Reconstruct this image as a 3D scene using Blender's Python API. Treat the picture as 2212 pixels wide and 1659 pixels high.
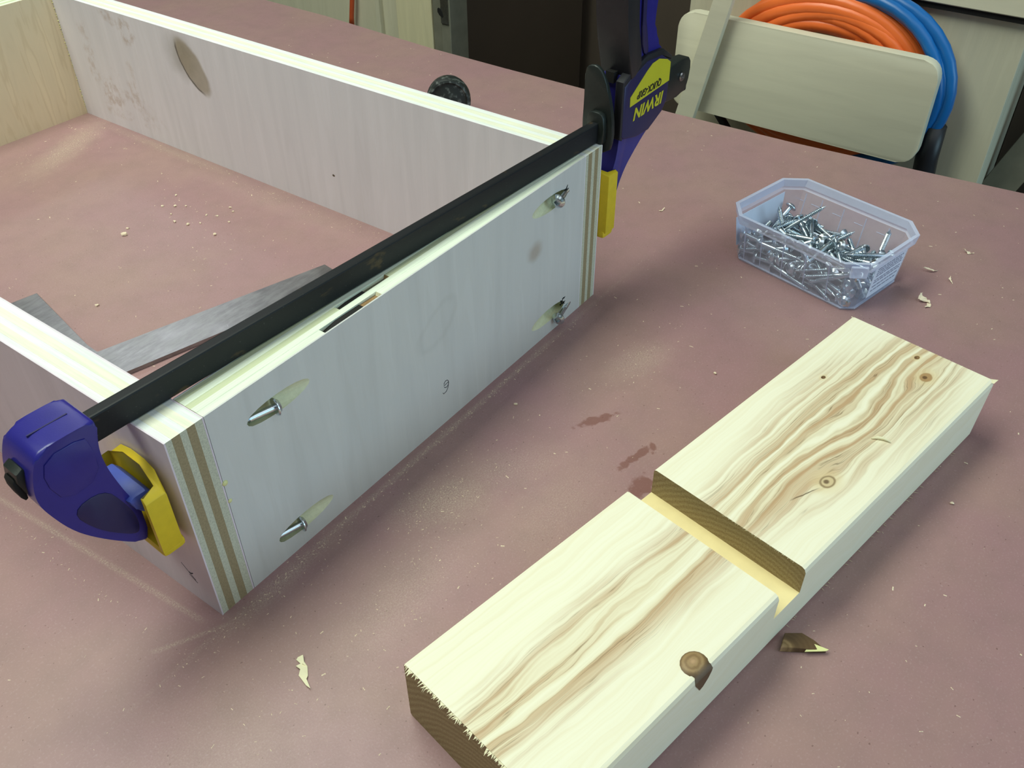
import bpy, bmesh, math, random
from mathutils import Vector, Matrix, Euler, noise
for o in list(bpy.data.objects): bpy.data.objects.remove(o)
random.seed(7)
S = 0.001                     # everything is measured in millimetres
C = bpy.context.scene.collection
SC = bpy.context.scene

# ------------------------------------------------------------------ camera
cam = bpy.data.objects.new('camera', bpy.data.cameras.new('camera')); C.objects.link(cam)
cam.location = (-126.852*S, -261.519*S, 354.028*S)
cam.rotation_euler = Euler((0.875166, 0.0055529, -0.943455), 'XYZ')
cam.data.sensor_width = 36; cam.data.lens = 1958.34/2212*36
cam.data.clip_start = 0.01; cam.data.clip_end = 30
SC.camera = cam
# ------------------------------------------------------------------ world, lights, exposure
w = bpy.data.worlds.new('world'); SC.world = w; w.use_nodes = True
w.node_tree.nodes['Background'].inputs[0].default_value = (0.72, 0.86, 1.0, 1)
w.node_tree.nodes['Background'].inputs[1].default_value = 0.3
SC.view_settings.view_transform = 'Standard'; SC.view_settings.look = 'None'
SC.view_settings.gamma = 1; SC.view_settings.use_curve_mapping = False
SC.view_settings.exposure = 0.0
def area(name, loc, target, sx, sy, power, col):
    l = bpy.data.lights.new(name, 'AREA'); l.shape = 'RECTANGLE'; l.size = sx; l.size_y = sy
    l.energy = power; l.color = col
    o = bpy.data.objects.new(name, l); C.objects.link(o); o.location = loc
    o.rotation_euler = (Vector(target)-Vector(loc)).to_track_quat('-Z', 'Y').to_euler()
    return o
area('bench_light', (-0.08, 0.50, 1.36), (-0.08, 0.50, 0), 1.3, 0.6, 24, (0.90, 1.0, 0.86))
area('rear_light', (1.08, 1.95, 1.38), (0.6, 1.2, 0), 0.6, 0.16, 5, (0.92, 0.96, 1.0))
area('room_fill', (0.25, -0.6, 1.42), (0.4, -0.3, 0), 1.6, 1.6, 10.5, (0.88, 0.96, 1.0))  # broad fill added near the ceiling in place of bounced light
area('cool_fill', (0.6, -2.35, 0.55), (0.2, 0, 0.0), 1.5, 1.1, 21, (0.50, 0.81, 0.98))  # added bluish fill from the right; the wall there has no window

# ------------------------------------------------------------------ node expressions
class V:
    def __init__(s, T, x): s.T = T; s.x = x
    def _m(s, op, b=None, c=None, swap=False):
        n = s.T.nodes.new('ShaderNodeMath'); n.operation = op
        a = s
        if swap: a, b = b, a
        for i, q in enumerate((a, b, c)):
            if q is None: continue
            if isinstance(q, V): s.T.links.new(q.x, n.inputs[i])
            else: n.inputs[i].default_value = q
        return V(s.T, n.outputs[0])
    def __add__(s, b): return s._m('ADD', b)
    __radd__ = __add__
    def __mul__(s, b): return s._m('MULTIPLY', b)
    __rmul__ = __mul__
    def __sub__(s, b): return s._m('SUBTRACT', b)
    def __rsub__(s, b): return s._m('SUBTRACT', b, swap=True)
    def __truediv__(s, b): return s._m('DIVIDE', b)
    def __neg__(s): return s*-1.0
    def sin(s): return s._m('SINE')
    def sq(s): return s*s
    def exp(s): return s._m('EXPONENT')
    def abs(s): return s._m('ABSOLUTE')
    def sqrt(s): return s._m('SQRT')
    def max(s, b): return s._m('MAXIMUM', b)
    def min(s, b): return s._m('MINIMUM', b)
    def clamp(s): return s._m('MAXIMUM', 0.0)._m('MINIMUM', 1.0)
    def step(s, lo, hi):                                   # smooth 0..1 ramp
        n = s.T.nodes.new('ShaderNodeMapRange'); n.interpolation_type = 'SMOOTHSTEP'
        s.T.links.new(s.x, n.inputs[0])
        if lo < hi:
            n.inputs[1].default_value = lo; n.inputs[2].default_value = hi; return V(s.T, n.outputs[0])
        n.inputs[1].default_value = hi; n.inputs[2].default_value = lo; return 1.0-V(s.T, n.outputs[0])
class Mat:
    def __init__(s, name, rough=0.6, metal=0.0, spec=0.5):
        s.m = bpy.data.materials.new(name); s.m.use_nodes = True; s.T = s.m.node_tree
        s.b = s.T.nodes['Principled BSDF']; s.set('Roughness', rough); s.set('Metallic', metal); s.set('Specular IOR Level', spec)
    def set(s, k, v):
        if isinstance(v, V): s.T.links.new(v.x, s.b.inputs[k])
        elif hasattr(v, 'is_output'): s.T.links.new(v, s.b.inputs[k])
        else: s.b.inputs[k].default_value = (tuple(v)+(1,))[:4] if isinstance(v, (tuple, list)) else v
    def coords(s, kind='Object', unit=1000.0):
        n = s.T.nodes.new('ShaderNodeTexCoord'); x = s.T.nodes.new('ShaderNodeSeparateXYZ')
        s.T.links.new(n.outputs[kind], x.inputs[0])
        return [V(s.T, x.outputs[i])*unit if unit != 1 else V(s.T, x.outputs[i]) for i in range(3)]
    def world(s):
        n = s.T.nodes.new('ShaderNodeNewGeometry'); x = s.T.nodes.new('ShaderNodeSeparateXYZ')
        s.T.links.new(n.outputs['Position'], x.inputs[0])
        return [V(s.T, x.outputs[i])*1000.0 for i in range(3)]
    def normal(s):
        n = s.T.nodes.new('ShaderNodeTexCoord'); x = s.T.nodes.new('ShaderNodeSeparateXYZ')
        s.T.links.new(n.outputs['Normal'], x.inputs[0])
        return [V(s.T, x.outputs[i]) for i in range(3)]
    def noise(s, xyz, detail=3.0, rough=0.55, dist=0.0):
        c = s.T.nodes.new('ShaderNodeCombineXYZ')
        for i, q in enumerate(xyz):
            if isinstance(q, V): s.T.links.new(q.x, c.inputs[i])
            else: c.inputs[i].default_value = q
        n = s.T.nodes.new('ShaderNodeTexNoise'); n.inputs['Scale'].default_value = 1.0
        n.inputs['Detail'].default_value = detail; n.inputs['Roughness'].default_value = rough; n.inputs['Distortion'].default_value = dist
        s.T.links.new(c.outputs[0], n.inputs['Vector']); return V(s.T, n.outputs[0])
    def mix(s, f, a, b):
        n = s.T.nodes.new('ShaderNodeMix'); n.data_type = 'RGBA'
        if isinstance(f, V): s.T.links.new(f.x, n.inputs[0])
        else: n.inputs[0].default_value = f
        for q, i in ((a, 6), (b, 7)):
            if isinstance(q, (tuple, list)): n.inputs[i].default_value = tuple(q)[:3]+(1,)
            else: s.T.links.new(q, n.inputs[i])
        return n.outputs[2]
    def bump(s, h, strength=0.3, dist=0.0005):
        n = s.T.nodes.new('ShaderNodeBump'); n.inputs['Strength'].default_value = strength; n.inputs['Distance'].default_value = dist
        s.T.links.new(h.x, n.inputs['Height']); s.T.links.new(n.outputs[0], s.b.inputs['Normal'])
def L(r, g, b):                                              # sRGB 0-255 -> linear
    f = lambda c: (c/12.92 if c <= 0.04045 else ((c+0.055)/1.055)**2.4)
    return (f(r/255), f(g/255), f(b/255))
def blob(x, y, cx, cy, rx, ry, rot=0.0):                     # elliptical distance, 1 at the rim
    c, s_ = math.cos(rot), math.sin(rot)
    dx = x-cx; dy = y-cy
    return (((dx*c+dy*s_)*(1/rx)).sq()+((dy*c-dx*s_)*(1/ry)).sq()).sqrt()

# --- materials -------------------------------------------------------------
def plain(name, col, rough=0.6, metal=0.0, var=0.12, sc=0.08, bump=0.0, spec=0.5):
    M = Mat(name, rough, metal, spec); x, y, z = M.coords()
    n = M.noise((x*sc, y*sc, z*sc), 4)
    M.set('Base Color', M.mix(n, tuple(c*(1-var) for c in col), tuple(min(1, c*(1+var)) for c in col)))
    if bump: M.bump(M.noise((x*2, y*2, z*2), 2), bump)
    return M.m
def mat_table():
    M = Mat('red_board', 0.5, 0, 0.5); x, y, z = M.world()
    n1 = M.noise((x*0.011, y*0.011, 0.0), 4); n2 = M.noise((x*0.05, y*0.05, 3.0), 4, 0.65); n3 = M.noise((x*0.9, y*0.9, 1.0), 2)
    c = M.mix(n1.step(0.35, 0.68), L(160, 123, 125), L(162, 129, 124))
    c = M.mix(n2.step(0.35, 0.8)*0.35, c, L(138, 112, 108))
    c = M.mix(n3.step(0.52, 0.8)*0.25, c, L(200, 176, 174))
    # dark specks in the board
    sp = M.noise((x*0.55, y*0.55, 8.0), 1)
    c = M.mix(sp.step(0.72, 0.78)*0.55, c, L(92, 62, 56))
    # wet brown smears left of the pine board
    wob = M.noise((x*0.16, y*0.16, 5.0), 3)-0.5
    st = None
    for a in ((217, -70, 13, 3.2, -0.55), (204, -104, 15, 2.6, -0.25), (216, -108, 5, 2.2, 0.4), (186, -118, 9, 7, 0)):
        q = (blob(x, y, *a)+wob*2.2).step(1.1, 0.7); st = q if st is None else st.max(q)
    c = M.mix(st*0.6, c, L(112, 62, 48))
    # fine pale sawdust lying in patches and along the edge lines of a former workpiece
    dn = M.noise((x*1.3, y*1.3, 2.0), 3, 0.8)
    d = None
    for a, k in (((280, -62, 26, 13, -0.3), .8), ((117, -38, 30, 17, -0.5), 1.0), ((155, -52, 40, 16, -0.6), .5), ((255, 505, 60, 16, 0.45), 1.3), ((300, 440, 6, 120, 0), .7), ((150, -90, 40, 20, 0), .45),
                 ((60, -60, 50, 20, 0), .45), ((165, 300, 80, 90, 0), .25), ((30, -8, 40, 5, 0.02), .9), ((150, -6, 190, 2.2, 0), 1.0), ((290, 280, 14, 90, 0), .4), ((-60, -60, 60, 50, 0), .25)):
        q = (blob(x, y, *a)+wob*0.9).step(1.5, 0.0)*k; d = q if d is None else d.max(q)
    l1 = ((x+20.0+(y-154)*(-12/144.0)*-1)).abs()              # faint line parallel to the left panel
    ln = l1.step(2.6, 0.2)*y.step(2, 9)*(1.0-y.step(235, 260))
    l2 = ((y-10.0)+(x+32)*(16/30.0)).abs().step(2.4, 0.2)*x.step(-34, -30)*(1.0-x.step(-4, 2))
    d = d.max((ln.max(l2))*0.9)
    c = M.mix((d*(dn.step(0.42, 0.68))*0.75).clamp(), c, L(206, 190, 166))
    M.set('Base Color', c); M.set('Roughness', n2*0.15+0.36)
    M.bump(n3+n2*0.4, 0.12, 0.0004); return M.m
def mat_ply(name, front, end, axis, seed):
    # front: colour along the grain; end: colour of the cut fibre ends (faces across the grain axis)
    M = Mat(name, 0.75, 0, 0.25); x, y, z = M.world(); N = M.normal()
    k = N[axis].abs()
    st = [0.5, 0.5, 0.5]; st[axis] = 0.02
    n = M.noise((x*st[0]+seed, y*st[1], z*st[2]), 4, 0.6); e = M.noise((x*1.1, y*1.1, z*1.1+seed), 3, 0.7)
    a = M.mix(n.step(0.35, 0.7)*0.55, front, tuple(c*0.78 for c in front))
    b = M.mix(e.step(0.35, 0.7)*0.6, end, tuple(c*0.6 for c in end))
    M.set('Base Color', M.mix(k.step(0.4, 0.8), a, b)); M.bump(e, 0.25, 0.0003); return M.m
def mat_birch(name, base, u_axis, feat=None, seed=0.0, streak=0.5):
    # birch face veneer, grain along u_axis (0 x, 1 y, 2 z)
    M = Mat(name, 0.55, 0, 0.4); p = M.world(); x, y, z = p
    lo = [0.09, 0.09, 0.09]; lo[u_axis] = 0.008
    hi = [0.8, 0.8, 0.8]; hi[u_axis] = 0.035
    n1 = M.noise((x*lo[0]+seed, y*lo[1], z*lo[2]), 3, 0.5, 0.6); n2 = M.noise((x*hi[0], y*hi[1]+seed, z*hi[2]), 3)
    rip = M.noise((x*0.018+seed, y*0.018, z*0.03), 2)
    rings = ((n1*26.0+rip*6.0).sin()*0.5+0.5)
    rings = rings*rings*rings*rings
    c = M.mix(n1.step(0.3, 0.7)*0.5, base, tuple(q*0.86 for q in base))
    c = M.mix(rings*0.22*streak, c, tuple(q*k for q, k in zip(base, (0.66, 0.60, 0.48))))
    c = M.mix(n2.step(0.5, 0.8)*0.10, c, tuple(q*k for q, k in zip(base, (0.8, 0.76, 0.66))))
    if feat: c = feat(M, c, x, y, z)
    M.set('Base Color', c); M.bump(n2, 0.08, 0.0003); return M.m
def feat_rear(M, c, x, y, z):                                # knot and handling stains on the long rear panel
    wob = M.noise((y*0.05, z*0.05, 4.0), 4)-0.5
    lens = blob(y, z, 372, 84, 12.5, 25, -0.576)+wob*0.35
    halo = blob(y, z, 384, 90, 17, 16, 0.0)+wob*0.8
    c = M.mix(halo.step(1.5, 0.4)*0.45, c, L(128, 122, 104))
    gr = M.noise((y*0.12, z*0.12, 7.0), 4, 0.6)
    c = M.mix(lens.step(1.12, 0.8)*0.75, c, M.mix(gr, L(138, 124, 100), L(176, 162, 136)))
    rim = (lens-0.95).abs().step(0.11, 0.0)*((y-372)*0.839-(z-84)*0.545).step(2, 8)
    c = M.mix(rim*0.85, c, L(66, 56, 42))
    st = None
    for a, q0 in (((455, 97, 10, 12, 0), .75), ((470, 101, 14, 6, .3), .6), ((500, 34, 22, 12, -.5), .65), ((492, 14, 26, 5, 0), .5), ((465, 42, 8, 26, 0), .55), ((520, 60, 8, 30, 0), .45), ((455, 18, 16, 10, 0), .35)):
        q = ((blob(y, z, *a)+wob*3.0).step(1.2, 0.5))*q0; st = q if st is None else st.max(q)
    fine = M.noise((y*0.14, z*0.10, 9.0), 5, 0.7).step(0.40, 0.66)
    c = M.mix(st*fine*0.8, c, L(176, 148, 126))
    c = M.mix(blob(y, z, 224, 32, 1.4, 1.0).step(1.2, 0.7), c, L(90, 78, 60)); return c
def feat_front(M, c, x, y, z):
    wob = M.noise((x*0.04, z*0.04, 1.0), 3)-0.5
    c = M.mix((blob(x, z, 255, 70, 7, 6)+wob*1.5).step(1.5, 0.3)*0.45, c, L(150, 118, 82))
    f = ((blob(x, z, 165, 70, 16, 10, 0.5)+wob*0.8)-1.0).abs().step(0.3, 0.0)*0.07
    c = M.mix(f, c, L(120, 116, 96)); return c
def mat_pine():
    # flat-sawn pine: figure from growth rings bent round the knots, dark heartwood stripe
    M = Mat('pine_board', 0.62, 0, 0.35); u, v, z = M.coords(); N = M.normal()
    v2 = v-(38.0-z)*0.35                                      # rings run on down the sides
    w1 = M.noise((u*0.011, v*0.03, z*0.02), 3)-0.5; w2 = M.noise((u*0.03, v*0.12, 5.0), 3)-0.5
    push = None
    for (cu, cv, su, sv, A) in ((209, -63, 26, 13, 9), (317, -58, 26, 12, 8), (83, -84, 14, 9, 6), (60, -44, 60, 14, 6), (265, -44, 60, 18, 9)):
        g = ((((u-cu)*(1.0/su)).sq()+((v-cv)*(1.0/sv)).sq())*-1.0).exp()*A*((v-cv)*(1.0/sv)*1.2)
        push = g if push is None else push+g
    F = v2-push*0.85+w1*16+w2*3.0
    rg = M.noise((F*0.27, u*0.0030, 0.0), 3, 0.5)
    rf = M.noise((F*0.9, u*0.005, 3.0), 2, 0.5)
    # heartwood region
    mid = -46.0+w1*18
    half = 13.0+((((u-265)*(1/90.0)).sq())*-1.0).exp()*21+((((u-70)*(1/60.0)).sq())*-1.0).exp()*4
    hw = ((v2-push*0.5-mid)/half).abs().step(1.3, 0.25)
    pale = M.mix(rf.step(0.35, 0.75)*0.35, L(246, 240, 216), L(238, 228, 192))
    pale = M.mix(rg.step(0.48, 0.66)*0.18, pale, L(226, 208, 160))
    dark = M.mix(rg.step(0.40, 0.66), L(232, 220, 184), L(188, 146, 102)); dark = M.mix(rf.step(0.45, 0.7)*0.3, dark, L(160, 120, 80))
    c = M.mix((hw*rg.step(0.30, 0.52)*0.85).clamp(), pale, dark)
    streak = ((rg-0.53).abs().step(0.010, 0.0)+(rg-0.60).abs().step(0.008, 0.0))*hw*w2.step(-0.15, 0.1)
    c = M.mix(streak.clamp()*0.6, c, L(104, 82, 52))
    # knots: ringed core, dark rim
    for (cu, cv, r, core, rim) in ((209, -63, 6.0, L(214, 192, 150), L(122, 96, 66)), (317, -58, 5.0, L(178, 142, 98), L(176, 140, 98)), (277, -19, 1.8, L(120, 90, 60), L(90, 62, 36)), (330, -46, 2.2, L(140, 110, 72), L(120, 88, 52))):
        d = blob(u, v, cu, cv, r, r*0.72)+w2*0.5
        c = M.mix(d.step(2.2, 0.9)*0.45, c, L(224, 200, 150))
        c = M.mix(d.step(1.0, 0.7), c, core)
        c = M.mix((d-0.72).abs().step(0.2, 0.0)*0.75, c, rim)
        c = M.mix((blob(u, v, cu-0.5, cv+0.4, r*0.3, r*0.25)+w2*2).step(1.3, 0.6)*0.8, c, L(84, 56, 34))
    ck = ((v+57.5)+(u-185)*0.28+w2*4).abs().step(0.5, 0.1)*(u.step(184, 190))*(1.0-u.step(198, 204))
    c = M.mix(ck*0.8, c, L(86, 60, 34))
    # end grain: browner, rings as arcs
    rr = (((v+60).sq()+(z+34).sq()).sqrt()+w2*2)
    eg = (rr*2.1).sin()*0.5+0.5
    en = M.noise((v*1.2, z*1.2, 0.0), 3, 0.7)
    e = M.mix(eg*0.5, L(170, 152, 112), L(134, 110, 72)); e = M.mix(en.step(0.4, 0.7)*0.5, e, L(104, 84, 48))
    c = M.mix(N[0].abs().step(0.6, 0.9), c, e)
    M.set('Base Color', c); M.bump(rf+en*0.5, 0.10, 0.0003); return M.m
def mat_knot():
    M = Mat('knot_wood', 0.5, 0, 0.4); x, y, z = M.coords()
    d = (x.sq()+(y*1.25).sq()).sqrt(); n = M.noise((x*0.5, y*0.5, z*0.5), 3)
    r = ((d*2.6+n*5).sin()*0.5+0.5)
    c = M.mix(r, L(138, 110, 74), L(160, 132, 92)); c = M.mix(d.step(4.6, 7.0)*0.85, c, L(84, 62, 40)); c = M.mix(d.step(2.4, 0.5)*0.6, c, L(204, 168, 128))
    M.set('Base Color', c); return M.m
def mat_steel(name, col, rough, streak_axis=0, var=0.5):
    M = Mat(name, rough, 1.0); x, y, z = M.coords(); s3 = [0.3, 0.3, 0.3]; s3[streak_axis] = 0.06
    n = M.noise((x*s3[0], y*s3[1], z*s3[2]), 4, 0.7); b = M.noise((x*0.06, y*0.06, z*0.06), 4)
    M.set('Base Color', M.mix((n*0.5+b*0.5).step(0.35, 0.65), tuple(q*(1-var) for q in col), col))
    M.set('Roughness', b*0.25+rough-0.1); return M.m
def mat_bar():
    M = Mat('blued_bar', 0.5, 0.0, 0.3); x, y, z = M.coords()
    n = M.noise((x*0.03, y*0.3, z*0.12), 4, 0.6); r = M.noise((x*0.06, y*0.1, z*0.15), 3); s_ = M.noise((x*0.9, y*0.9, z*0.9), 2, 0.6)
    c = M.mix(n, L(14, 15, 20), L(26, 29, 32)); c = M.mix(r.step(0.62, 0.72)*0.6, c, L(84, 66, 40)); c = M.mix(s_.step(0.68, 0.78)*0.4, c, L(104, 104, 100))
    M.set('Base Color', c); return M.m
def mat_plastic_clear():
    M = Mat('frosted_clear_plastic', 0.25, 0, 0.6); M.set('Base Color', (0.74, 0.79, 0.98)); T = M.T
    tr = T.nodes.new('ShaderNodeBsdfTransparent'); tr.inputs[0].default_value = (0.93, 0.95, 1.0, 1)
    x, y, z = M.coords(); n = M.noise((x*0.08, y*0.08, z*0.08), 3)
    mx = T.nodes.new('ShaderNodeMixShader'); T.links.new((n*0.1+0.26).x, mx.inputs[0])
    T.links.new(tr.outputs[0], mx.inputs[1]); T.links.new(M.b.outputs[0], mx.inputs[2])
    T.links.new(mx.outputs[0], T.nodes['Material Output'].inputs[0]); return M.m
def mat_rim():
    m = mat_plastic_clear(); m.name = 'frosted_plastic_rim'
    for n in m.node_tree.nodes:
        if n.type == 'MIX_SHADER':
            for l in list(n.inputs[0].links): m.node_tree.links.remove(l)
            n.inputs[0].default_value = 0.55
    return m
m_table = mat_table()
m_birch_front = mat_birch('birch_face_front', L(212, 212, 210), 2, feat_front, 3.0, 0.2)
m_birch_rear = mat_birch('birch_face_rear', L(234, 230, 236), 2, feat_rear, 11.0, 0.15)
m_birch_left = mat_birch('birch_face_left', L(228, 216, 226), 2, None, 5.0, 0.2)
m_birch_far = mat_birch('birch_face_far', L(236, 220, 184), 2, None, 23.0, 1.3)
SIDE_A = mat_ply('ply_long_light', L(236, 240, 236), L(206, 206, 186), 1, 1.0)
SIDE_B = mat_ply('ply_long_brown', L(238, 238, 216), L(164, 148, 116), 1, 4.0)
END_A = mat_ply('ply_cross_light', L(234, 242, 222), L(214, 206, 176), 0, 2.0)
END_B = mat_ply('ply_cross_brown', L(206, 212, 176), L(168, 140, 98), 0, 6.0)
m_pine = mat_pine(); m_knot = mat_knot()
m_fibre = plain('pine_fibre', L(240, 232, 196), 0.7)
m_bore = plain('bored_birch', L(216, 216, 184), 0.7, 0, 0.15, 0.5, 0.2)
m_notch = plain('fresh_cut_pine', L(246, 226, 166), 0.65, 0, 0.08, 0.15)
m_bar = mat_bar()
m_blue = plain('blue_plastic', L(42, 38, 128), 0.3, 0, 0.15, 0.12, 0.06)
m_blue_dark = plain('dark_blue_plastic', L(32, 28, 78), 0.45, 0, 0.15, 0.12, 0.05)
m_blue_pale = plain('pale_blue_plastic', L(72, 90, 178), 0.4, 0, 0.15)
m_black = plain('black_plastic', L(30, 30, 36), 0.42, 0, 0.25, 0.1, 0.08)
m_plate = plain('black_steel_plate', L(34, 40, 38), 0.4, 0.2, 0.3, 0.15, 0.08)
m_yellow = plain('yellow_rubber', L(222, 192, 34), 0.55, 0, 0.12, 0.2, 0.05)
m_label_y = plain('label_yellow', L(205, 200, 40), 0.45, 0, 0.05)
m_ink = plain('label_ink', L(18, 18, 22), 0.5, 0, 0.05)
m_screw = mat_steel('zinc_screw', (0.72, 0.80, 0.86), 0.25, 2, 0.25)
m_square = mat_steel('dull_steel', (0.36, 0.36, 0.36), 0.30, 0, 0.35)
m_dark = plain('dark_recess', L(16, 14, 12), 0.8)
m_glue = plain('dried_glue', L(226, 224, 160), 0.4)
m_pencil = plain('pencil', L(64, 62, 70), 0.6)
m_clear = mat_plastic_clear(); m_rim = mat_rim()
m_paper = plain('white_label', L(226, 232, 250), 0.6, 0, 0.03)
m_print = plain('grey_print', L(140, 142, 166), 0.7)
m_orange = plain('orange_hose', L(255, 120, 54), 0.35, 0, 0.08, 0.05)
m_bluehose = plain('blue_hose', L(20, 104, 176), 0.35, 0, 0.12, 0.05)
m_cab = mat_birch('cabinet_birch', L(212, 206, 182), 2, None, 40.0, 0.3)
m_cab2 = mat_birch('cabinet_birch_pale', L(222, 212, 176), 2, None, 60.0, 0.3)
m_cab3 = mat_birch('hanger_birch', L(224, 218, 194), 1, None, 52.0, 0.15)
m_post = plain('weathered_pine', L(120, 118, 104), 0.8, 0, 0.3, 0.05, 0.2)
m_brown = plain('brown_hardboard', L(84, 72, 62), 0.75, 0, 0.12, 0.01)
m_wall = plain('painted_wall', L(196, 196, 190), 0.8, 0, 0.04, 0.01)
m_floor = plain('concrete_floor', L(120, 116, 110), 0.8, 0, 0.12, 0.01, 0.1)
m_chip = plain('wood_chip', L(236, 218, 190), 0.7, 0, 0.15, 0.3)
m_rubber = Mat('scuffed_rubber', 0.5); 
_x, _y, _z = m_rubber.coords(); _n = m_rubber.noise((_x*0.16, _y*0.16, _z*0.16), 4, 0.6)
m_rubber.set('Base Color', m_rubber.mix(_n.step(0.5, 0.68)*0.7, L(28, 34, 32), L(120, 126, 122))); m_rubber = m_rubber.m

# ------------------------------------------------------------------ mesh helpers
def link(name, me, mat, parent=None, smooth=False):
    o = bpy.data.objects.new(name, me); C.objects.link(o)
    for m in (mat if isinstance(mat, (list, tuple)) else [mat]): me.materials.append(m)
    if smooth:
        for p in me.polygons: p.use_smooth = True
    if parent: o.parent = parent
    return o
def tomesh(bm, name='mesh', sharp=None):
    bmesh.ops.recalc_face_normals(bm, faces=bm.faces)
    for v in bm.verts: v.co *= S
    me = bpy.data.meshes.new(name); bm.to_mesh(me); bm.free()
    if sharp is not None: me.set_sharp_from_angle(angle=sharp) if hasattr(me, 'set_sharp_from_angle') else None
    return me
def bx(bm, x0, x1, y0, y1, z0, z1, bev=0, seg=1):
    r = bmesh.ops.create_cube(bm, size=1); vs = r['verts']
    for v in vs: v.co = Vector(((x0+x1)/2+v.co.x*(x1-x0), (y0+y1)/2+v.co.y*(y1-y0), (z0+z1)/2+v.co.z*(z1-z0)))
    if bev:
        es = list({e for v in vs for e in v.link_edges})
        bmesh.ops.bevel(bm, geom=es, offset=bev, segments=seg, affect='EDGES', profile=0.6)
def box(name, mat, parent, *d, bev=0, seg=1):
    bm = bmesh.new(); bx(bm, *d, bev=bev, seg=seg); return link(name, tomesh(bm, name), mat, parent)
def prism(bm, pts, a0, a1, axis='y', bev=0, seg=2, taper=0.0):
    # pts: outline in the two other axes; extruded along axis from a0 to a1
    def P(p, a):
        return {'y': (p[0], a, p[1]), 'x': (a, p[0], p[1]), 'z': (p[0], p[1], a)}[axis]
    A = [bm.verts.new(P(p, a0)) for p in pts]; B = [bm.verts.new(P(p, a1)) for p in pts]
    f0 = bm.faces.new(A); f1 = bm.faces.new(B[::-1]); n = len(pts)
    for i in range(n): bm.faces.new((A[i], A[(i+1) % n], B[(i+1) % n], B[i]))
    if bev:
        es = list(set(f0.edges) | set(f1.edges))
        bmesh.ops.bevel(bm, geom=es, offset=bev, segments=seg, affect='EDGES', profile=0.5, clamp_overlap=True)
def prism_obj(name, mat, parent, pts, a0, a1, axis='y', bev=0, seg=2, smooth=True):
    bm = bmesh.new(); prism(bm, pts, a0, a1, axis, bev, seg)
    bmesh.ops.recalc_face_normals(bm, faces=bm.faces)
    return link(name, tomesh(bm, name, math.radians(40)), mat, parent, smooth)
def smooth_poly(pts, it=2):                                   # Chaikin rounding of a closed outline
    for _ in range(it):
        q = []
        for i in range(len(pts)):
            a, b = Vector(pts[i]), Vector(pts[(i+1) % len(pts)])
            q += [tuple(a*0.75+b*0.25), tuple(a*0.25+b*0.75)]
        pts = q
    return pts
def tube(bm, path, r, seg=8, closed=False, cap=True):
    n = len(path); rings = []; path = [Vector(p) for p in path]; up = None
    for i, p in enumerate(path):
        t = (path[(i+1) % n]-path[i-1]) if closed else (path[min(i+1, n-1)]-path[max(i-1, 0)])
        t.normalize()
        if up is None: up = t.orthogonal().normalized()
        up = (up-t*up.dot(t)).normalized(); s = t.cross(up)
        rr = r[i] if isinstance(r, (list, tuple)) else r
        rings.append([bm.verts.new(p+(up*math.cos(a)+s*math.sin(a))*rr) for a in [2*math.pi*k/seg for k in range(seg)]])
    for i in range(n if closed else n-1):
        A, B = rings[i], rings[(i+1) % n]
        off = 0
        if closed and i == n-1: off = min(range(seg), key=lambda k: (A[0].co-B[k].co).length)
        for k in range(seg): bm.faces.new((A[k], A[(k+1) % seg], B[(k+1+off) % seg], B[(k+off) % seg]))
    if cap and not closed: bm.faces.new(rings[0][::-1]); bm.faces.new(rings[-1])
def lathe(bm, prof, seg=16, mtx=None, cap=True):             # prof: (r, z), about local z
    mtx = mtx or Matrix(); rings = []
    for r, z in prof: rings.append([bm.verts.new(mtx @ Vector((r*math.cos(a), r*math.sin(a), z))) for a in [2*math.pi*k/seg for k in range(seg)]])
    for A, B in zip(rings, rings[1:]):
        for k in range(seg): bm.faces.new((A[k], A[(k+1) % seg], B[(k+1) % seg], B[k]))
    if cap: bm.faces.new(rings[0][::-1]); bm.faces.new(rings[-1])
def thing(name, label, cat, loc=(0, 0, 0), rot=(0, 0, 0), group=None):
    o = bpy.data.objects.new(name, None); C.objects.link(o); o.empty_display_size = 0.02
    o.location = Vector(loc)*S; o.rotation_euler = rot; o['label'] = label; o['category'] = cat
    if group: o['group'] = group
    return o
def tag(o, label, cat, group=None, kind=None):
    o['label'] = label; o['category'] = cat
    if group: o['group'] = group
    if kind: o['kind'] = kind
    return o
def struct(o): o['kind'] = 'structure'; return o

# ------------------------------------------------------------------ the room
struct(box('floor', m_floor, None, -2200, 1400, -2500, 3200, -920, -900))
struct(box('ceiling', m_wall, None, -2200, 1400, -2500, 3200, 1450, 1470))
struct(box('wall_back', m_brown, None, 1250, 1400, -2500, 3200, -900, 1450))
struct(box('wall_left', m_wall, None, -2200, 1250, 3180, 3200, -900, 1450))
struct(box('wall_front', m_wall, None, -2220, -2200, -2500, 3200, -900, 1450))
wr = struct(box('wall_right', m_wall, None, -2200, 1250, -2520, -2500, -900, 1450))

# ------------------------------------------------------------------ workbench
wb = thing('workbench', 'large workbench with a dusty dull red top that everything stands on', 'workbench', (0, 0, -900))
edge = [(651, -207), (642, -119), (633, -20), (628, 102), (629, 197), (628, 300), (629, 395), (634, 480), (640, 573), (640, 1250)]
bm = bmesh.new(); prism(bm, [(-520, -620), (662, -620), (656, -330)]+edge+[(-520, 1250)], 878, 900, 'z', 0.8, 1)
link('bench_top', tomesh(bm, 'bench_top'), m_table, wb)
box('apron', m_cab, wb, -460, 590, -560, 1190, 790, 878)
for lx, ly in ((-460, -560), (510, -560), (-460, 1110), (510, 1110)): box('leg', m_cab, wb, lx, lx+80, ly, ly+80, 0, 790, bev=2)

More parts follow.
